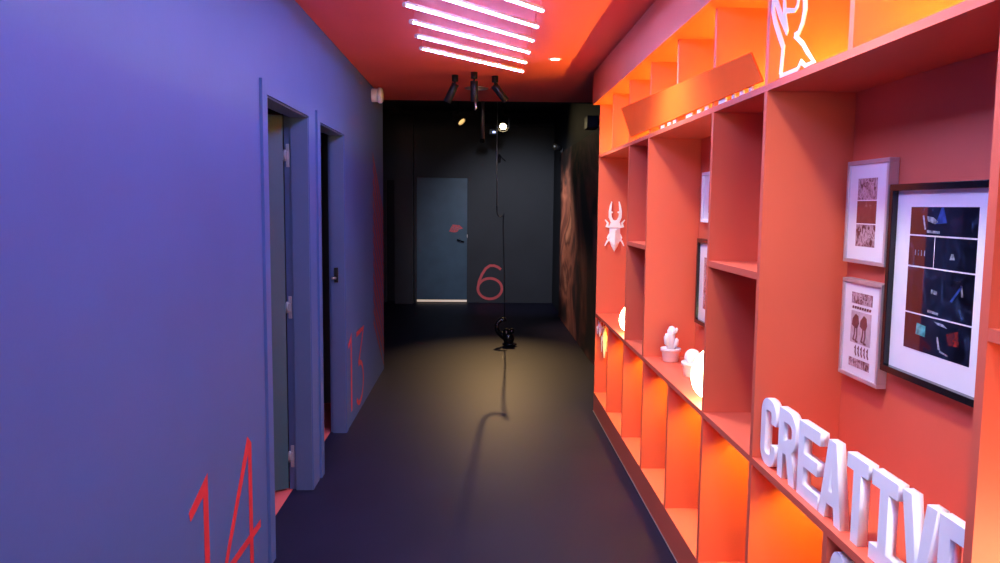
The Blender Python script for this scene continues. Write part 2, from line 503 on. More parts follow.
# ------------------------------------------------------------------ the shelving
XF, XB = 0.878, 1.156
GRID = [5.775, 5.21, 4.634, 4.066, 3.515, 2.963, 2.418, 1.873, 1.318, 0.77, 0.22]
MID = [5.775, 4.610, 4.085, 2.963, 2.418, 1.318, 0.77, 0.22]
Y0, Y1, T = 0.208, 5.787, 0.012
sh = thing('wall_shelving', (1.0, 3.0, 0), 'long coral built-in shelving of open compartments lining the corridor', 'shelving')
MB().box((XB, Y0, 0.001), (XB + 0.018, Y1, 2.309)).build('back_panel', M['coral'], sh)
MB().box((XF, Y0, 0.001), (XF + 0.02, Y1, 0.125)).build('plinth', M['coral'], sh)
MB().box((XF - 0.003, Y0, 0.001), (XF - 0.0005, Y1, 0.006)).build('edge_strip', M['alu'], sh, label='thin pale metal strip along the foot of the plinth')
MB().box((XF, Y0, 0.1255), (XB - 0.001, Y1, 0.148)).build('shelf', M['coral'], sh)
MB().box((XF, Y0, 0.733), (XB - 0.001, Y1, 0.755)).build('shelf', M['coral'], sh)
MB().box((XF, Y0, 1.907), (XB - 0.001, Y1, 1.928)).build('shelf', M['coral'], sh)
MB().box((0.826, Y0, 2.29), (XB - 0.001, Y1, 2.309)).build('top_board', M['coral'], sh)
MB().box((0.826, Y0, 2.3095), (0.846, Y1, CEIL - 0.001)).build('fascia', M['coral'], sh)
for y in GRID:
    MB().box((XF + 0.0005, y - T, 0.1485), (XB - 0.001, y + T, 0.7325)).build('divider', M['coral'], sh)
    MB().box((XF + 0.0005, y - T, 1.9285), (XB - 0.001, y + T, 2.2895)).build('divider', M['coral'], sh)
for y in MID:
    MB().box((XF + 0.0005, y - T, 0.7555), (XB - 0.001, y + T, 1.9065)).build('divider', M['coral'], sh)
for a, b in ((4.610, 4.085), (2.963, 2.418), (1.318, 0.77)):
    MB().box((XF + 0.0008, b + T + 0.0005, 1.325), (XB - 0.001, a - T - 0.0005, 1.348)).build('half_shelf', M['coral'], sh)
MB().box((XF + 0.0008, 1.318 + T + 0.0005, 0.46), (XB - 0.001, 1.873 - T - 0.0005, 0.48)).build('half_shelf', M['coral'], sh)
for i, (a, b) in enumerate(zip(GRID, GRID[1:])):
    MB().box((XB - 0.022, b + T + 0.03, 1.9285), (XB - 0.012, a - T - 0.03, 1.936)).build('led_strip', M['led'], sh, label='amber LED strip along the back of the compartment')
    if i < 7:
        MB().box((XB - 0.048, b + T + 0.0005, 0.713), (XB - 0.044, a - T - 0.0005, 0.7325)).build('added_led_shield', M['coral'], sh)  # unseen lip added to keep direct strip light off the blue wall
        MB().box((XB - 0.022, b + T + 0.03, 0.7245), (XB - 0.012, a - T - 0.03, 0.7325)).build('led_strip', M['led'], sh, label='amber LED strip along the back of the compartment')

# ------------------------------------------------------------------ light tubes
tb = thing('light_tube', (-0.029, 5.047, 2.46), 'slanting white light tube, the one beside the black spotlights', 'light tube', 'diagonal light tubes under the red ceiling')
A, B = Vector((-0.352, 4.675, 2.462)), Vector((0.294, 5.42, 2.462))
ax = (B - A).normalized()
side = Vector((-ax.y, ax.x, 0))
prof_d = [(0.0105 * math.cos(R(t)), 0.0065 * math.sin(R(t))) for t in range(180, 361, 20)]
df = MB()
ringa = [df.bm.verts.new(A + ax * 0.012 + side * u + Vector((0, 0, v))) for u, v in prof_d]
ringb = [df.bm.verts.new(B - ax * 0.012 + side * u + Vector((0, 0, v))) for u, v in prof_d]
for k in range(len(prof_d) - 1):
    df.bm.faces.new((ringa[k], ringa[k + 1], ringb[k + 1], ringb[k])).smooth = True
df.bm.faces.new(ringa)
df.bm.faces.new(list(reversed(ringb)))
df.bm.faces.new((ringa[0], ringb[0], ringb[-1], ringa[-1]))
df.build('diffuser', M['tube'], tb, label='glowing white diffuser')
fnT = lambda u, v, d: tuple(A + ax * d + side * u + Vector((0, 0, v)))
MB().prism([(-0.0105, 0.0002), (0.0105, 0.0002), (0.009, 0.014), (-0.009, 0.014)], fnT, 0.012, (B - A).length - 0.012).build('housing', M['white'], tb)
for d in (0.0, (B - A).length - 0.0115):
    MB().prism([(0.011 * math.cos(R(t)), 0.011 * math.sin(R(t))) for t in range(0, 360, 24)], fnT, d, d + 0.0115).build('end_cap', M['white'], tb)
for d in (0.02, (B - A).length - 0.02):
    q = A + ax * d
    MB().tube([(q.x, q.y, q.z + 0.0142), (q.x, q.y, CEIL - 0.0005)], 0.0025, 8).build('bracket', M['ceil'], tb)
names = ['second', 'third', 'fourth', 'fifth', 'sixth']
for k in range(1, 17):
    lab = ('slanting white light tube, the %s from the black spotlights' % names[k - 1]) if k < 6 else 'slanting white light tube further along the ceiling above the viewer'
    dup(tb, (-0.029, 5.047 - 0.333 * k, 2.46), lab)

# ------------------------------------------------------------------ recessed downlights
dl = thing('recessed_downlight', (0.497, 5.29, CEIL), 'small lit recessed downlight in the red ceiling beside the light tubes', 'downlight', 'recessed warm downlights along the shelving')
MB().lathe([(0.030, CEIL - 0.0005), (0.030, CEIL - 0.004), (0.042, CEIL - 0.005), (0.046, CEIL - 0.0025), (0.047, CEIL - 0.0005)], (0.497, 5.29, 0)).build('rim', M['white'], dl)
MB().lathe([(0.029, CEIL - 0.0006), (0.029, CEIL - 0.003), (0.001, CEIL - 0.0042)], (0.497, 5.29, 0)).build('lens', M['lens'], dl, label='glowing warm lens')
ll = lamp('beam', 'SPOT', (0.497, 5.29, CEIL - 0.02), (0.60, 5.29, 0), DOWN_COL, DOWN_POWER, dl, spot_size=R(122), spot_blend=0.85, shadow_soft_size=0.07)
for k in range(1, 4):
    dup(dl, (0.497, 5.29 - 1.75 * k, CEIL), 'lit recessed downlight in the ceiling above the viewer')
lp = thing('rear_fill_lamp', (0.15, -2.999, 1.9), 'added unseen rectangular fill lamp at the near end of the corridor behind the viewer', 'lamp')  # unseen lamp added to fill the faces turned towards the viewer
MB().box((-0.37, -2.999, 1.58), (0.67, -2.96, 1.6)).box((-0.37, -2.999, 2.2), (0.67, -2.96, 2.22)).box((-0.37, -2.999, 1.6), (-0.35, -2.96, 2.2)).box((0.65, -2.999, 1.6), (0.67, -2.96, 2.2)).build('panel_frame', M['white'], lp)
MB().box((-0.349, -2.998, 1.601), (0.649, -2.97, 2.199)).build('diffuser', M['rearfill'], lp)
lamp('rear_fill_light', 'AREA', (0.15, -2.965, 1.9), (0.15, 2.0, 1.7), REAR_COL, REAR_POWER, lp, shape='RECTANGLE', size=1.0, size_y=0.6)
ro = thing('ceiling_speaker', (-0.03, 6.62, CEIL), 'flat round silver ceiling fitting behind the middle black spotlight', 'ceiling fitting')
MB().lathe([(0.0, CEIL - 0.008), (0.05, CEIL - 0.009), (0.075, CEIL - 0.012), (0.095, CEIL - 0.009), (0.1, CEIL - 0.0005)], (-0.03, 6.62, 0)).build('rim', M['alu'], ro)
MB().lathe([(0.0, CEIL - 0.0135), (0.045, CEIL - 0.0125), (0.048, CEIL - 0.0095)], (-0.03, 6.62, 0)).build('grille', M['white'], ro)

# ------------------------------------------------------------------ black ceiling spotlights
def can(loc, tilt, label, tip=False):
    x, y = loc
    t = thing('ceiling_spotlight', (x, y, CEIL), label, 'spotlight', 'black cylinder spotlights on the red ceiling')
    MB().lathe([(0.001, CEIL - 0.048), (0.022, CEIL - 0.048), (0.024, CEIL - 0.045), (0.024, CEIL - 0.001)], (x, y, 0)).build('mount', M['black'], t)
    MB().tube([(x, y, CEIL - 0.046), (x, y, CEIL - 0.085)], 0.007, 12).build('stem', M['black'], t)
    a = Vector((x, y, CEIL - 0.075))
    d = Vector(tilt).normalized()
    b = a + d * 0.14
    MB().tube([a - d * 0.012, a - d * 0.008, b - d * 0.002, b], [0.024, 0.028, 0.028, 0.026], 20, cap=False).tube([a - d * 0.010, a - d * 0.006], 0.0255, 20).tube([b - d * 0.02, b - d * 0.014], 0.0255, 20).build('barrel', M['black'], t)
    if tip:
        MB().tube([b + Vector((0.006, 0, 0.0)), b + Vector((0.012, 0, -0.045)), b + Vector((0.002, 0, -0.06))], [0.009, 0.009, 0.004], 10).build('baffle', M['alu'], t, label='bare metal tip')


can((-0.19, 5.99), (-0.42, 0.12, -0.86), 'black cylinder ceiling spotlight tilting towards the blue wall')
can((-0.045, 5.85), (0.02, 0.1, -1), 'black cylinder ceiling spotlight hanging straight down, the middle of three', True)
can((0.112, 6.01), (0.62, 0.12, -0.78), 'black cylinder ceiling spotlight tilting towards the coral shelving')

# white alarm sounder at the end of the blue wall
al = thing('alarm_sounder', (XL, 6.57, 2.445), 'white round alarm sounder high at the far end of the blue wall', 'alarm')
MB().lathe([(0.052, XL + 0.0005), (0.055, XL + 0.006), (0.055, XL + 0.05), (0.05, XL + 0.053)], (0, 6.57, 2.445), axis='X').build('base', M['white'], al)
MB().lathe([(0.058, XL + 0.0535), (0.064, XL + 0.058), (0.064, XL + 0.078), (0.052, XL + 0.09), (0.001, XL + 0.093)], (0, 6.57, 2.445), axis='X').build('cap', M['white'], al)

# ------------------------------------------------------------------ far end: spot lamp, pipe, ducts, cable and prop, mural
sp = thing('stage_spotlight', (0.319, 10.9, 2.63), 'lit black stage spotlight glaring warm under the high black ceiling', 'spotlight')
tgt = Vector((0.18, 7.6, 0))
c0 = Vector((0.319, 10.9, 2.63))
d = (tgt - c0).normalized()
MB().tube([c0 + d * 0.01, c0 - d * 0.02, c0 - d * 0.16, c0 - d * 0.2], [0.072, 0.065, 0.065, 0.04], 24, cap=False).tube([c0 - d * 0.02, c0 - d * 0.03], 0.064, 24).build('barrel', M['black'], sp)
MB().lathe([(0.001, 0.001), (0.045, 0.0)], (0, 0, 0)).build('lens', M['spotlens'], sp, label='glowing warm lens')
ln = [o for o in sp.children if o.name.startswith('lens')][0]
ln.location = d * -0.012
ln.rotation_euler = d.to_track_quat('Z', 'Y').to_euler()
for v in ln.data.vertices:
    v.co += sp.location
MB().stroke([(0.235, 2.62), (0.235, 2.80), (0.403, 2.80), (0.403, 2.62)], 0.016, lambda u, v, dd: (u, 10.96 + dd, v), 0, 0.006).tube([(0.319, 10.963, 2.80), (0.319, 10.963, 3.019)], 0.012, 10).build('yoke', M['black'], sp)
lamp('beam', 'SPOT', c0 + d * 0.02, tgt, POOL_COL, POOL_POWER, sp, spot_size=R(42), spot_blend=1.0, shadow_soft_size=0.022)

s2 = thing('stage_spotlight', (-0.261, 10.9, 2.705), 'dim black spotlight with an amber glow under the black ceiling above the teal door', 'spotlight')
c0 = Vector((-0.261, 10.9, 2.705))
tgt = Vector((1.12, 10.0, 1.15))
d = (tgt - c0).normalized()
MB().tube([c0 + d * 0.02, c0 - d * 0.12, c0 - d * 0.16], [0.058, 0.055, 0.03], 20, cap=False).tube([c0 - d * 0.01, c0 - d * 0.02], 0.053, 20).build('barrel', M['alu'], s2)
MB().tube([c0 + d * 0.0, c0 + d * 0.004], 0.05, 20).build('lens', M['amber'], s2, label='amber lens')
MB().tube([c0 - d * 0.06 + Vector((0, 0, 0.05)), (c0.x - 0.04, c0.y, 3.019)], 0.01, 10).build('stem', M['black'], s2)
lamp('beam', 'SPOT', c0 + d * 0.03, tgt, (1.0, 0.66, 0.5), 190.0, s2, spot_size=R(48), spot_blend=0.8, shadow_soft_size=0.05)

pr = thing('projector', (0.195, 10.9, 2.56), 'small black projector with a blue status light hanging beside the glaring spotlight', 'projector')
MB().box((0.13, 10.905, 2.53), (0.235, 11.05, 2.60), 0.006).build('body', M['black'], pr)
MB().box((0.175, 10.9, 2.548), (0.215, 10.906, 2.572)).build('status_light', M['bluelight'], pr, label='blue status light')
MB().tube([(0.18, 10.98, 2.60), (0.18, 10.98, 3.019)], 0.008, 10).build('stem', M['black'], pr)

pp = thing('hanging_pipe', (0.03, 9.0, 3.019), 'thick grey vertical pipe hanging from the black ceiling behind the spotlights', 'pipe')
MB().tube([(0.03, 9.0, 3.019), (0.03, 9.0, 2.27)], 0.022, 16).build('tube', M['alu'], pp)
MB().lathe([(0.001, 2.262), (0.028, 2.265), (0.028, 2.30), (0.022, 2.302)], (0.03, 9.0, 0)).build('end_cap', M['black'], pp)

dk = thing('cable_duct', (0.5, 12.2, 2.9), 'long horizontal black cable duct high on the end wall', 'duct')
MB().box((0.0, 12.28, 2.79), (1.17, 12.39, 2.83), 0.004).build('lower_tray', M['dark'], dk)
MB().box((0.35, 12.25, 2.90), (1.17, 12.398, 2.985), 0.006).build('upper_tray', M['blackc'], dk)
for x in (0.2, 0.62, 1.05):
    MB().box((x - 0.01, 12.385, 2.77), (x + 0.01, 12.399, 3.018)).build('bracket', M['black'], dk)

ww = thing('added_wall_washer', (0.45, 8.3, 3.019), 'added unseen black spotlight on the high ceiling washing the charcoal end wall', 'spotlight')  # unseen spotlight added as fill for the dark end wall
c0 = Vector((0.45, 8.3, 2.86))
tgt = Vector((0.62, 12.4, 0.8))
d = (tgt - c0).normalized()
MB().tube([c0 + d * 0.02, c0 - d * 0.13, c0 - d * 0.16], [0.058, 0.055, 0.03], 20, cap=False).tube([c0 - d * 0.01, c0 - d * 0.02], 0.053, 20).build('barrel', M['black'], ww)
MB().tube([c0 - d * 0.05, (c0.x, c0.y - 0.04, 3.0185)], 0.012, 10).build('stem', M['black'], ww)
lamp('beam', 'SPOT', c0 + d * 0.03, tgt, (0.80, 0.86, 1.0), 250.0, ww, spot_size=R(50), spot_blend=0.8, shadow_soft_size=0.06)

cable = thing('hanging_cable', (0.27, 8.53, 3.019), 'thin cable hanging from the black ceiling, knotted halfway down', 'cable')
MB().tube([(0.19, 8.53, 3.019), (0.188, 8.53, 2.3), (0.187, 8.53, 2.0), (0.191, 8.53, 1.55)], 0.005, 8).build('upper_cord', M['alu'], cable, label='pale upper cord')
kn = [(0.191, 8.53, 1.55), (0.193, 8.53, 1.48), (0.205, 8.53, 1.44), (0.232, 8.53, 1.425), (0.262, 8.53, 1.44), (0.27, 8.53, 1.465), (0.262, 8.53, 1.40)]
MB().tube(kn, 0.006, 8).build('loop', M['black'], cable)
MB().tube([(0.262, 8.53, 1.40), (0.262, 8.53, 1.3), (0.28, 8.53, 0.8), (0.287, 8.53, 0.36), (0.285, 8.53, 0.3265)], 0.005, 8).build('lower_cord', M['black'], cable)
MB().lathe([(0.001, -0.05), (0.014, -0.045), (0.018, 0.0), (0.014, 0.04), (0.001, 0.045)], (0.212, 8.53, 2.06), n=12).tube([(0.191, 8.53, 2.09), (0.215, 8.53, 2.09), (0.28, 8.53, 2.03)], 0.006, 8).build('clip', M['black'], cable)

hk = thing('hook_prop', (0.3, 8.53, 0.02), 'black glossy curled hook hanging on the cable just above the floor', 'hook')
th = [(0.300, 0.282), (0.284, 0.299), (0.252, 0.292), (0.217, 0.262), (0.200, 0.225), (0.205, 0.185), (0.226, 0.15), (0.26, 0.115), (0.295, 0.09)]
MB().tube([(x, 8.53 + 0.015 * math.sin(i), z) for i, (x, z) in enumerate(th)], [0.014, 0.025, 0.024, 0.022, 0.024, 0.026, 0.028, 0.03, 0.034], 14).build('curl', M['blackgloss'], hk)
MB().ball((0.335, 8.53, 0.085), 0.062, 0.05, 0.075).ball((0.31, 8.53, 0.14), 0.045, 0.04, 0.06).build('body', M['blackgloss'], hk)
MB().tube([(0.345, 8.53, 0.14), (0.372, 8.53, 0.17), (0.384, 8.53, 0.195)], [0.026, 0.03, 0.014], 12).build('knob', M['blackgloss'], hk)
MB().lathe([(0.001, 0.012), (0.075, 0.013), (0.085, 0.022), (0.07, 0.034), (0.001, 0.037)], (0.345, 8.53, 0), n=22).build('foot', M['blackgloss'], hk)

mu = thing('mural_panel', (1.15, 8.3, 0), 'large dark printed mural streaked with brown and orange beside the shelving end', 'mural')
MB().box((1.126, 5.95, 0.001), (1.15, 10.85, 2.285), 0.002).build('print', M['mural'], mu)
MB().box((1.1505, 6.0, 0.02), (1.174, 10.8, 2.26)).build('backing', M['black'], mu)
cl = thing('clip_lamp', (1.09, 10.86, 2.3), 'small black clip lamp on the far top corner of the mural', 'lamp')
MB().tube([(1.03, 10.80, 2.365), (1.11, 10.86, 2.345), (1.125, 10.87, 2.34)], [0.045, 0.042, 0.02], 16).build('head', M['black'], cl)
MB().box((1.115, 10.84, 2.286), (1.15, 10.88, 2.35), 0.004).build('clamp', M['black'], cl)
MB().ball((1.027, 10.795, 2.366), 0.018, 0.012, 0.018, 12, 8).build('bulb', M['alu'], cl)
ws = thing('wall_speaker', (1.17, 7.7, 2.35), 'black box speaker tilted on the wall above the mural beside the shelving', 'speaker')
MB().box((1.03, 7.56, 2.30), (1.14, 7.78, 2.42), 0.006).build('cabinet', M['black'], ws)
MB().box((1.14, 7.65, 2.34), (1.1745, 7.69, 2.38)).build('bracket', M['black'], ws)
MB().box((1.035, 7.5555, 2.305), (1.135, 7.5595, 2.415)).build('grille', M['blackc'], ws)

# ------------------------------------------------------------------ on the top shelf: orange overlay board, lettering, line figure
fnS = lambda u, v, d: (d, u, v)
sb = thing('overlay_board', (0.872, 3.5, 1.93), 'made-up orange board standing in for a flat overlay along the front of the upper compartments', 'board')  # flat overlay hiding the lettering, made up as a board
MB().prism([(4.54, 1.951), (4.878, 2.157), (2.55, 2.050), (2.433, 1.941)], fnS, 0.8715, 0.8775).build('panel', M['orangeoverlay'], sb)
for a, wd in ((2.56, 0.030), (2.648, 0.035), (2.735, 0.032), (2.86, 0.085), (3.06, 0.035), (3.165, 0.04), (3.31, 0.09), (3.555, 0.05), (3.66, 0.05), (3.79, 0.06)):
    MB().box((0.8786, a - wd / 2, 1.9285), (0.885, a + wd / 2, 1.943)).build('letter', M['foam'], sb, label='white block letter foot showing under the board')

fg = thing('line_figure', (0.885, 2.24, 1.929), 'white outline figure standing in the upper compartment above the framed pictures', 'figure cutout')
X0, X1 = 0.8805, 0.885
head = [(2.222, 2.0337), (2.1947, 2.0347), (2.1704, 2.0562), (2.1576, 2.0877), (2.1607, 2.1149), (2.168, 2.15), (2.195, 2.20), (2.26, 2.238), (2.34, 2.228), (2.39, 2.195), (2.398, 2.165), (2.3948, 2.142), (2.3746, 2.1054), (2.338, 2.06),
        (2.303, 2.018), (2.305, 2.0), (2.314, 1.942)]
hw = [0.014, 0.014, 0.018] + [0.022] * 4 + [0.016, 0.016] + [0.020] * 5 + [0.018, 0.018, 0.018]
base = [(2.318, 1.9372), (2.19, 1.9362), (2.1685, 1.9526), (2.14, 1.9362), (2.086, 1.9372), (2.1349, 1.9744), (2.1641, 2.0), (2.222, 2.0337)]
MB().stroke(head, hw, fnS, X0, X1).stroke(base, [0.011, 0.011, 0.013, 0.011, 0.012, 0.014, 0.014, 0.014], fnS, X0 + 0.0004, X1 - 0.0004).build('outline', M['white'], fg)
MB().stroke([(2.384, 2.178), (2.335, 2.115), (2.278, 2.05)], [0.022, 0.022, 0.012], fnS, X0 + 0.0008, X1).stroke([(2.309, 2.19), (2.311, 2.153), (2.303, 2.10), (2.277, 2.055)], [0.018, 0.018, 0.024, 0.012], fnS, X0 + 0.0012, X1)\
    .stroke([(2.30, 2.120), (2.232, 2.1045), (2.2135, 2.1114), (2.2087, 2.1271), (2.206, 2.19)], [0.016, 0.012, 0.014, 0.016, 0.016], fnS, X0 + 0.0016, X1).build('inner_lines', M['white'], fg)

# ------------------------------------------------------------------ on the middle shelf: letters
def arc_pts(cx, cy, rx, ry, a0, a1, n=8):
    return [(cx + rx * math.cos(R(a0 + (a1 - a0) * i / n)), cy + ry * math.sin(R(a0 + (a1 - a0) * i / n))) for i in range(n + 1)]


def glyph(ch, w, h, s):
    """outline loops of a bold block letter w wide, h high with stroke s"""
    if ch == 'C':
        r = w * 0.42
        o = arc_pts(r, h - r, r, r, 180, 90) + arc_pts(w - r, h - r, r, r, 90, 0)
        top = [(w, h - r - 0.022), (w - s, h - r - 0.022)]
        i1 = arc_pts(w - r, h - r, r - s, r - s, 0, 90)
        i2 = arc_pts(r, h - r, r - s, r - s, 90, 180)
        i3 = arc_pts(r, r, r - s, r - s, 180, 270)
        i4 = arc_pts(w - r, r, r - s, r - s, 270, 360)
        bot = [(w - s, r + 0.022), (w, r + 0.022)]
        o2 = arc_pts(w - r, r, r, r, 0, -90) + arc_pts(r, r, r, r, 270, 180)
        return [o + top + i1 + i2 + i3 + i4 + bot + o2]
    if ch == 'R':
        r = 0.052
        hb = h * 0.46
        o = [(0, 0), (0, h)] + arc_pts(w - r, h - r, r, r, 90, 0) + arc_pts(w - r, hb + r - 0.008, r, r, 0, -60) + [(w - 0.022, hb - 0.012), (w + 0.004, 0), (w - s - 0.001, 0), (s + 0.022, hb - 0.018), (s, hb - 0.018), (s, 0)]
        q = r - s * 0.75
        i = [(s, hb + s * 0.45), (s, h - s)] + arc_pts(w - r, h - r, q, r - s, 90, 0) + arc_pts(w - r, hb + r - 0.008, q, r - s - 0.004, 0, -90)
        return [o, i]
    if ch == 'E':
        m0, m1 = (h - s) / 2, (h + s) / 2
        return [[(0, 0), (w, 0), (w, s), (s, s), (s, m0), (w - 0.012, m0), (w - 0.012, m1), (s, m1), (s, h - s), (w, h - s), (w, h), (0, h)]]
    if ch == 'A':
        c = w / 2
        t = 0.021
        def lx(z, off):
            return (c - t) * z / h + off
        zc0, zc1, zt = h * 0.2, h * 0.36, h * 0.66
        o = [(0, 0), (c - t, h), (c + t, h), (w, 0), (w - s, 0), (w - s - (c - t) * zc0 / h, zc0), (s + (c - t) * zc0 / h, zc0), (s, 0)]
        i = [(s + (c - t) * zc1 / h, zc1), (c, zt + 0.02), (w - s - (c - t) * zc1 / h, zc1)]
        return [o, i]
    if ch == 'T':
        c = w / 2
        return [[(c - s / 2, 0), (c + s / 2, 0), (c + s / 2, h - s), (w, h - s), (w, h), (0, h), (0, h - s), (c - s / 2, h - s)]]
    if ch == 'I':
        c = w / 2
        return [[(0, 0), (w, 0), (w, s), (c + s / 2, s), (c + s / 2, h - s), (w, h - s), (w, h), (0, h), (0, h - s), (c - s / 2, h - s), (c - s / 2, s), (0, s)]]
    if ch == 'V':
        c = w / 2
        return [[(0, h), (s, h), (c, s * 1.6), (w - s, h), (w, h), (c + 0.02, 0), (c - 0.02, 0)]]
    if ch == 'S':
        pts = arc_pts(w / 2, h - w / 2, w / 2 - s / 2, w / 2 - s / 2, 10, 180, 12) + arc_pts(w / 2, h - w / 2, w / 2 - s / 2, (h - w) / 2 + w / 2 - h / 2 + s * 0.9, 180, 270, 8)
        return None


def letter(ch, y0, w, z0, h, x0, x1, label, group, s=0.036):
    t = thing('block_letter', ((x0 + x1) / 2, y0 - w / 2, z0), label, 'letter', group)
    fn = lambda u, v, d: (d, y0 - u, z0 + v)
    loops = glyph(ch, w, h, s)
    if loops is None:                                   # S: one stroke along its spine
        r1, r2 = (w - s) / 2, (h / 2 - s / 2) / 2
        pts = arc_pts(w / 2, h - s / 2 - r2, r1, r2, 20, 270, 18) + arc_pts(w / 2, s / 2 + r2, r1, r2, 90, -160, 18)[1:]
        m = MB().stroke(pts, s, fn, x0, x1)
        return m.build('letter_body', M['foam'], t)
    cu = bpy.data.curves.new('outline', 'CURVE')
    cu.dimensions = '2D'
    cu.fill_mode = 'BOTH'
    cu.extrude = (x1 - x0) / 2
    for lp in loops:
        spn = cu.splines.new('POLY')
        spn.points.add(len(lp) - 1)
        for p, (u, v) in zip(spn.points, lp):
            p.co = (u, v, 0, 1)
        spn.use_cyclic_u = True
    tmp = bpy.data.objects.new('outline', cu)
    me = bpy.data.meshes.new_from_object(tmp)
    bpy.data.objects.remove(tmp)
    m = MB()
    m.bm.from_mesh(me)
    bpy.data.meshes.remove(me)
    for v in m.bm.verts:
        u, vv, d = v.co
        v.co = fn(u, vv, (x0 + x1) / 2 + d)
    bmesh.ops.remove_doubles(m.bm, verts=m.bm.verts, dist=1e-5)
    return m.build('letter_body', M['foam'], t)


GL = 'white block letters spelling CREATIVE on the middle shelf'
for ch, a, b, lab in (('C', 2.392, 2.272, 'white block letter C, first of the word on the coral shelf'),
                      ('R', 2.248, 2.125, 'white block letter R between C and E on the coral shelf'),
                      ('E', 2.103, 1.968, 'white block letter E between R and A on the coral shelf'),
                      ('A', 1.962, 1.836, 'white block letter A standing on the coral shelf'),
                      ('T', 1.818, 1.715, 'white block letter T between A and I on the coral shelf'),
                      ('I', 1.697, 1.588, 'white block letter I with serifs on the coral shelf'),
                      ('V', 1.572, 1.445, 'white block letter V next to the last letter on the shelf'),
                      ('E', 1.437, 1.334, 'white block letter E ending the word beside the near divider')):
    letter(ch, a, a - b, 0.7555, 0.209, 0.898, 0.922, lab, GL)
letter('S', 1.853, 0.088, 0.4805, 0.232, 0.884, 0.912, 'white letter S in the lower compartment under the word', 'white letters in the lower compartment', 0.026)
letter('T', 1.752, 0.09, 0.4805, 0.225, 0.884, 0.912, 'white letter just past the S in the lower compartment', 'white letters in the lower compartment', 0.028)

# egg lamps and pots
def egg_lamp(x, y, rx, h, label, glow='egg'):
    t = thing('egg_lamp', (x, y, 0.755), label, 'lamp', 'glowing white egg lamps on the middle shelf')
    MB().lathe([(0.001, 0.7555), (rx * 0.45, 0.7555), (rx * 0.5, 0.7575), (rx * 0.48, 0.766)], (x, y, 0)).build('base', M['white'], t)
    prof = []
    for i in range(25):
        a = math.pi * i / 24
        z = 0.762 + (h - 0.008) * (1 - math.cos(a)) / 2
        prof.append((max(0.0008, rx * math.sin(a) ** 0.9 * (1 - 0.10 * (1 - math.cos(a)) + 0.1)), z))
    MB().lathe(prof, (x, y, 0), 36).build('shade', M[glow], t, label='glowing white egg shade')


egg_lamp(0.975, 4.78, 0.098, 0.20, 'glowing white egg lamp on the shelf below the white beetle')
egg_lamp(0.972, 3.11, 0.098, 0.23, 'glowing white egg lamp on the shelf beside the round cactus pot')

egg_lamp(1.02, 1.09, 0.085, 0.18, 'small added egg lamp in the unseen bay beyond the near divider', 'addedegg')  # out of view, added to brighten the near face of the divider


def pot(x, y, label, h=0.07):
    t = thing('cactus_pot', (x, y, 0.755), label, 'cactus pot', 'white ceramic cactus pots on the middle shelf')
    z = 0.7555
    MB().lathe([(0.001, z), (0.036, z), (0.039, z + 0.002), (0.046, z + h * 0.72), (0.047, z + h * 0.74), (0.0515, z + h * 0.75), (0.053, z + h - 0.002), (0.051, z + h), (0.046, z + h), (0.044, z + h * 0.86), (0.001, z + h * 0.86)],
               (x, y, 0), 36).build('pot', M['ceramic'], t)
    return t, z + h * 0.86


t, zt = pot(0.997, 3.96, 'white pot with a tall branching white cactus on the shelf')
MB().tube([(0.997, 3.96, zt), (0.996, 3.96, zt + 0.05), (0.998, 3.96, zt + 0.10), (1.0, 3.96, zt + 0.118), (1.0, 3.96, zt + 0.124)], [0.020, 0.022, 0.021, 0.015, 0.004], 14).build('stem', M['ceramic'], t)
MB().tube([(0.985, 3.953, zt + 0.02), (0.972, 3.95, zt + 0.035), (0.970, 3.95, zt + 0.065), (0.975, 3.95, zt + 0.082), (0.976, 3.95, zt + 0.088)], [0.008, 0.012, 0.013, 0.010, 0.003], 12).build('branch', M['ceramic'], t)
MB().tube([(1.008, 3.95, zt + 0.015), (1.022, 3.945, zt + 0.03), (1.024, 3.945, zt + 0.055), (1.021, 3.945, zt + 0.064)], [0.008, 0.011, 0.010, 0.003], 12).build('branch', M['ceramic'], t)
MB().tube([(1.006, 3.945, zt + 0.085), (1.016, 3.94, zt + 0.1), (1.019, 3.94, zt + 0.112), (1.018, 3.94, zt + 0.118)], [0.007, 0.010, 0.009, 0.003], 12).build('branch', M['ceramic'], t)
t, zt = pot(1.012, 3.60, 'white pot with a round white cactus on the shelf beside the egg lamp')
bl = MB()
cz = zt + 0.032
for i in range(17):
    pass
n, m_ = 40, 14
prev = None
for i in range(m_ + 1):
    a = math.pi * i / m_
    rg = []
    for q in range(n):
        f = 2 * math.pi * q / n
        rr = 0.037 * (1 + 0.06 * math.cos(10 * f))
        rg.append(bl.bm.verts.new((1.012 + rr * math.sin(a) * math.cos(f), 3.60 + rr * math.sin(a) * math.sin(f), cz - 0.038 * math.cos(a))))
    if prev:
        for q in range(n):
            bl.bm.faces.new((prev[q], prev[(q + 1) % n], rg[(q + 1) % n], rg[q])).smooth = True
    prev = rg
bl.build('ball', M['ceramic'], t)

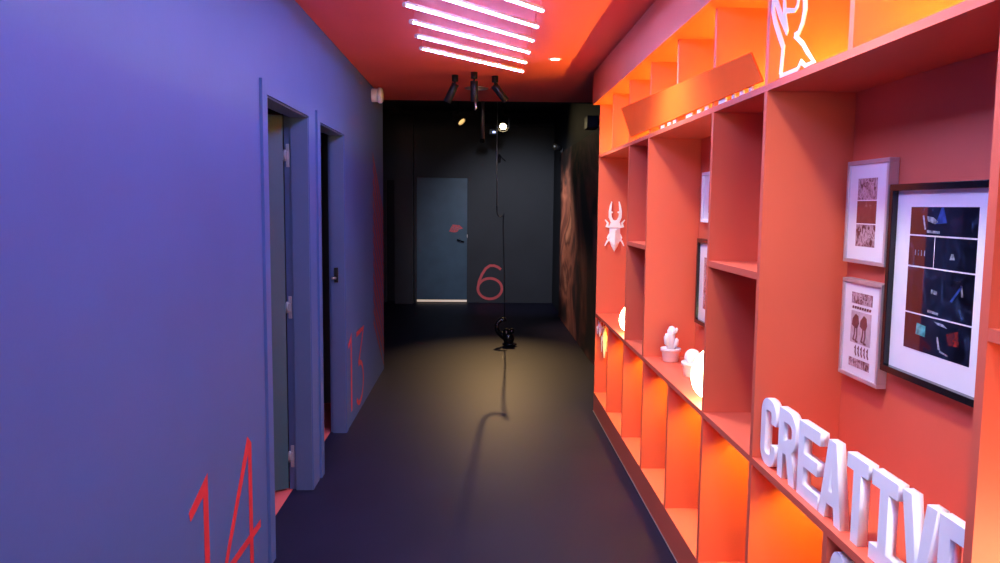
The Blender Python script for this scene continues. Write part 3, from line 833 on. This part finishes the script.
# ------------------------------------------------------------------ beetle and hanging insects on the end divider
S_ = 0.00092
fnB = lambda u, v, d: (1.004 + (u - 207) * S_, 5.7625 - d, 1.404 - (v - 290) * S_)
be = thing('paper_beetle', (1.004, 5.76, 1.4), 'white stag beetle with long jaws mounted on the end divider', 'wall ornament')
ab = MB()
o = [(165, 300), (163, 400), (183, 448), (207, 492), (232, 448), (252, 400), (250, 300)]
a = [ab.bm.verts.new(fnB(u, v, 0.001)) for u, v in o]
b = [ab.bm.verts.new(fnB(u, v, 0.012)) for u, v in o]
r0, r1 = ab.bm.verts.new(fnB(207, 318, 0.034)), ab.bm.verts.new(fnB(207, 440, 0.03))
for i in range(7):
    j = (i + 1) % 7
    ab.bm.faces.new((a[i], a[j], b[j], b[i]))
ab.bm.faces.new(a)
for q in ((b[0], b[1], r1, r0), (b[1], b[2], r1), (b[2], b[3], r1), (b[3], b[4], r1), (b[4], b[5], r1), (b[5], b[6], r0, r1), (b[6], b[0], r0)):
    ab.bm.faces.new(q)
ab.build('abdomen', M['foam'], be)
MB().prism([(170, 262), (180, 255), (235, 255), (246, 262), (256, 298), (160, 298)], fnB, 0.001, 0.026).build('thorax', M['foam'], be)
MB().prism([(178, 228), (200, 240), (215, 240), (240, 228), (246, 256), (170, 256)], fnB, 0.001, 0.022).build('head', M['foam'], be)
for sgn in (-1, 1):
    X = lambda u: 207 + sgn * (207 - u)
    md = MB()
    md.stroke([(X(181), 244), (X(167), 215), (X(164), 170), (X(170), 125), (X(178), 90)], [26, 24, 20, 15, 6], fnB, 0.004, 0.016)
    md.prism([(X(170), 165), (X(190), 172), (X(186), 182), (X(170), 186)], fnB, 0.0045, 0.0155)
    md.build('jaw', M['foam'], be)
    MB().stroke([(X(168), 294), (X(143), 288), (X(150), 262), (X(128), 236)], [18, 18, 14, 8], fnB, 0.003, 0.011).build('leg', M['foam'], be)
    MB().stroke([(X(166), 350), (X(152), 378), (X(155), 400)], [14, 14, 8], fnB, 0.003, 0.010).build('leg', M['foam'], be)
    MB().stroke([(X(170), 392), (X(148), 408), (X(130), 446)], [14, 14, 7], fnB, 0.003, 0.011).build('leg', M['foam'], be)


def insect(x, zt, ln, wd, label):
    t = thing('paper_insect', (x, 5.76, zt), label, 'wall ornament', 'white paper insects in the lowest end compartment')
    f2 = lambda u, v, d: (x + u * wd, 5.7625 - d, zt - v * ln)
    MB().prism([(-0.5, 0.2), (-0.25, 0.05), (0.25, 0.05), (0.5, 0.2), (0.45, 0.62), (0.1, 1.0), (-0.1, 1.0), (-0.45, 0.62)], f2, 0.002, 0.03).build('body', M['foam'], t)
    for sg in (-1, 1):
        MB().stroke([(sg * 0.4, 0.3), (sg * 0.9, 0.42), (sg * 0.75, 0.8)], [0.16, 0.2, 0.08], f2, 0.002, 0.02).build('wing', M['foam'], t)
    MB().stroke([(-0.15, 0.06), (-0.4, 0.0), (-0.3, -0.12)], 0.14, f2, 0.002, 0.016).stroke([(0.15, 0.06), (0.4, 0.0), (0.3, -0.12)], 0.14, f2, 0.002, 0.016).build('antenna', M['foam'], t)


insect(0.908, 0.69, 0.11, 0.022, 'small white paper insect in the lowest end compartment')
insect(0.945, 0.655, 0.235, 0.026, 'larger white paper insect with a long body in the lowest end compartment')

# ------------------------------------------------------------------ framed pictures on the back of the shelving
def picture_frame(y0, y1, z0, z1, fw_, fmat, depth, label, group=None, mat_depth=0.012):
    """y0 > y1: far and near edge"""
    t = thing('picture_frame', (XB - 0.001, (y0 + y1) / 2, z0), label, 'framed picture', group)
    xa, xb = XB - 0.0008, XB - depth
    f = MB()
    f.box((xa, y1, z0), (xb, y0, z0 + fw_), 0.0015).box((xa, y1, z1 - fw_), (xb, y0, z1), 0.0015)
    f.box((xa, y1, z0 + fw_), (xb, y1 + fw_, z1 - fw_), 0.0015).box((xa, y0 - fw_, z0 + fw_), (xb, y0, z1 - fw_), 0.0015)
    f.build('frame', fmat, t)
    xm = XB - mat_depth
    MB().box((xa, y1 + fw_, z0 + fw_), (xm, y0 - fw_, z1 - fw_)).build('mount', M['paper'], t)
    return t, xm


def patch(t, xm, y0, y1, z0, z1, name, m, lift=0.0008, label=None, base=0.0):
    return MB().box((xm - 0.0001 - base, y1, z0), (xm - lift - base, y0, z1)).build(name, m, t, label=label)


# top small silver frame: three stacked pictures
t, xm = picture_frame(2.378, 2.133, 1.389, 1.693, 0.012, M['silver'], 0.03, 'silver framed trio of brown pictures beside the top of the black frame', 'small silver frames in the coral shelving', 0.024)
yc = 2.256
for z0, z1, mm in ((1.577, 1.640, 'sepia'), (1.508, 1.574, 'brown'), (1.440, 1.505, 'sepia')):
    patch(t, xm, yc + 0.058, yc - 0.055, z0, z1, 'photo', M[mm])
# lower small silver frame: page of drawings
t, xm = picture_frame(2.372, 2.136, 1.043, 1.341, 0.012, M['silver'], 0.03, 'silver framed page of brown drawings below the trio of pictures', 'small silver frames in the coral shelving', 0.024)
yc = 2.254
for k2 in range(5):
    patch(t, xm, yc + 0.062 - k2 * 0.0252, yc + 0.062 - k2 * 0.0252 - 0.023, 1.268, 1.302, 'drawing', M['sepia'])
    patch(t, xm, yc + 0.062 - k2 * 0.0252, yc + 0.062 - k2 * 0.0252 - 0.023, 1.078, 1.104, 'drawing', M['sepia'])
patch(t, xm, yc + 0.06, yc - 0.06, 1.150, 1.246, 'drawing', M['mauve'])
fnP = lambda u, v, dd: (xm - 0.001 - dd, yc - u, v)
ink = MB()
for sx in (-0.027, 0.022):                                # two tall birds-legged figures
    ink.prism([(sx - 0.022, 1.222), (sx - 0.004, 1.238), (sx + 0.012, 1.232), (sx + 0.018, 1.21), (sx + 0.008, 1.194), (sx - 0.008, 1.196), (sx - 0.026, 1.203)], fnP, 0, 0.0006)
    ink.stroke([(sx - 0.006, 1.198), (sx - 0.008, 1.176), (sx - 0.014, 1.16), (sx - 0.004, 1.158)], 0.006, fnP, 0, 0.0006)
    ink.stroke([(sx + 0.006, 1.198), (sx + 0.008, 1.176), (sx + 0.002, 1.156), (sx + 0.014, 1.155)], 0.006, fnP, 0, 0.0006)
for k2 in range(8):
    u = -0.055 + k2 * 0.0145
    ink.prism([(u, 1.253), (u + 0.010, 1.253), (u + 0.012, 1.261), (u + 0.002, 1.261)], fnP, 0, 0.0006)
for k2 in range(5):
    u = -0.028 + k2 * 0.018
    ink.stroke([(u, 1.134), (u + 0.005, 1.140), (u + 0.004, 1.124), (u + 0.010, 1.114)], 0.006, fnP, 0, 0.0006)
ink.build('ink', M['umber'], t)

# large black frame: grid of dark stage photographs
FY0, FY1 = 2.120, 1.668
t, xm = picture_frame(FY0, FY1, 1.103, 1.618, 0.018, M['blackgloss'], 0.032, 'large black framed grid of dark stage photographs on the coral back panel', None, 0.016)
a0, a1 = 2.033, 1.752
cells = [(1.486, 1.557, a0, a1, 'stage'), (1.405, 1.482, a0, 1.921, 'small'), (1.405, 1.482, 1.917, a1, 'wide'), (1.283, 1.401, a0, a1, 'machines'), (1.186, 1.279, a0, a1, 'screen')]
for z0, z1, ya, yb, kind in cells:
    patch(t, xm, ya, yb, z0, z1, 'photo', M['night'])
fnQ = lambda u, v, dd: (xm - 0.0010 - dd, u, v)
for pg in ([(1.898, 1.556), (1.888, 1.556), (1.872, 1.518), (1.918, 1.514)], [(1.84, 1.33), (1.80, 1.372), (1.795, 1.368), (1.832, 1.328)]):
    MB().prism(pg, fnQ, 0, 0.0004).build('blue_beam', M['bluebeam'], t)
pale = [[(1.958, 1.534), (1.93, 1.531), (1.908, 1.52), (1.922, 1.514), (1.952, 1.521)], [(1.978, 1.535), (1.972, 1.536), (1.960, 1.50), (1.966, 1.499)], [(1.955, 1.499), (1.90, 1.497), (1.90, 1.490), (1.955, 1.492)],
        [(1.846, 1.444), (1.838, 1.444), (1.832, 1.430), (1.852, 1.429)], [(1.92, 1.350), (1.895, 1.348), (1.895, 1.338), (1.92, 1.340)], [(1.930, 1.298), (1.885, 1.295), (1.885, 1.289), (1.930, 1.291)],
        [(1.802, 1.372), (1.797, 1.372), (1.79, 1.345), (1.797, 1.345)], [(1.90, 1.272), (1.86, 1.270), (1.845, 1.262), (1.885, 1.265)], [(1.886, 1.235), (1.88, 1.236), (1.868, 1.205), (1.876, 1.204)], [(1.87, 1.204), (1.835, 1.198), (1.835, 1.194), (1.87, 1.199)]]
pale += [[(2.003 - j * 0.014, 1.446), (2.0 - j * 0.014, 1.446), (2.0 - j * 0.014, 1.432), (2.003 - j * 0.014, 1.432)] for j in range(4)]
for pg in pale:
    MB().prism(pg, fnQ, 0, 0.0004).build('highlight', M['pale'], t)
MB().prism([(1.975, 1.258), (1.935, 1.254), (1.935, 1.226), (1.978, 1.228)], fnQ, 0, 0.0004).build('lit_screen', M['screen'], t)
MB().prism([(1.845, 1.248), (1.80, 1.262), (1.795, 1.225), (1.835, 1.222)], fnQ, 0, 0.0004).build('red_machine', M['redpatch'], t)

# frames further along, half hidden behind a divider
t, xm = picture_frame(3.965, 3.72, 1.476, 1.727, 0.016, M['wframe'], 0.026, 'white framed picture half hidden behind a divider, above the cactus', None, 0.014)
patch(t, xm, 3.87, 3.79, 1.525, 1.68, 'photo', M['sepia'])
t, xm = picture_frame(4.0, 3.65, 0.955, 1.392, 0.02, M['blackgloss'], 0.03, 'black framed picture half hidden behind a divider, beside the cactus', None, 0.016)
patch(t, xm, 3.90, 3.745, 1.04, 1.30, 'photo', M['sepia'])
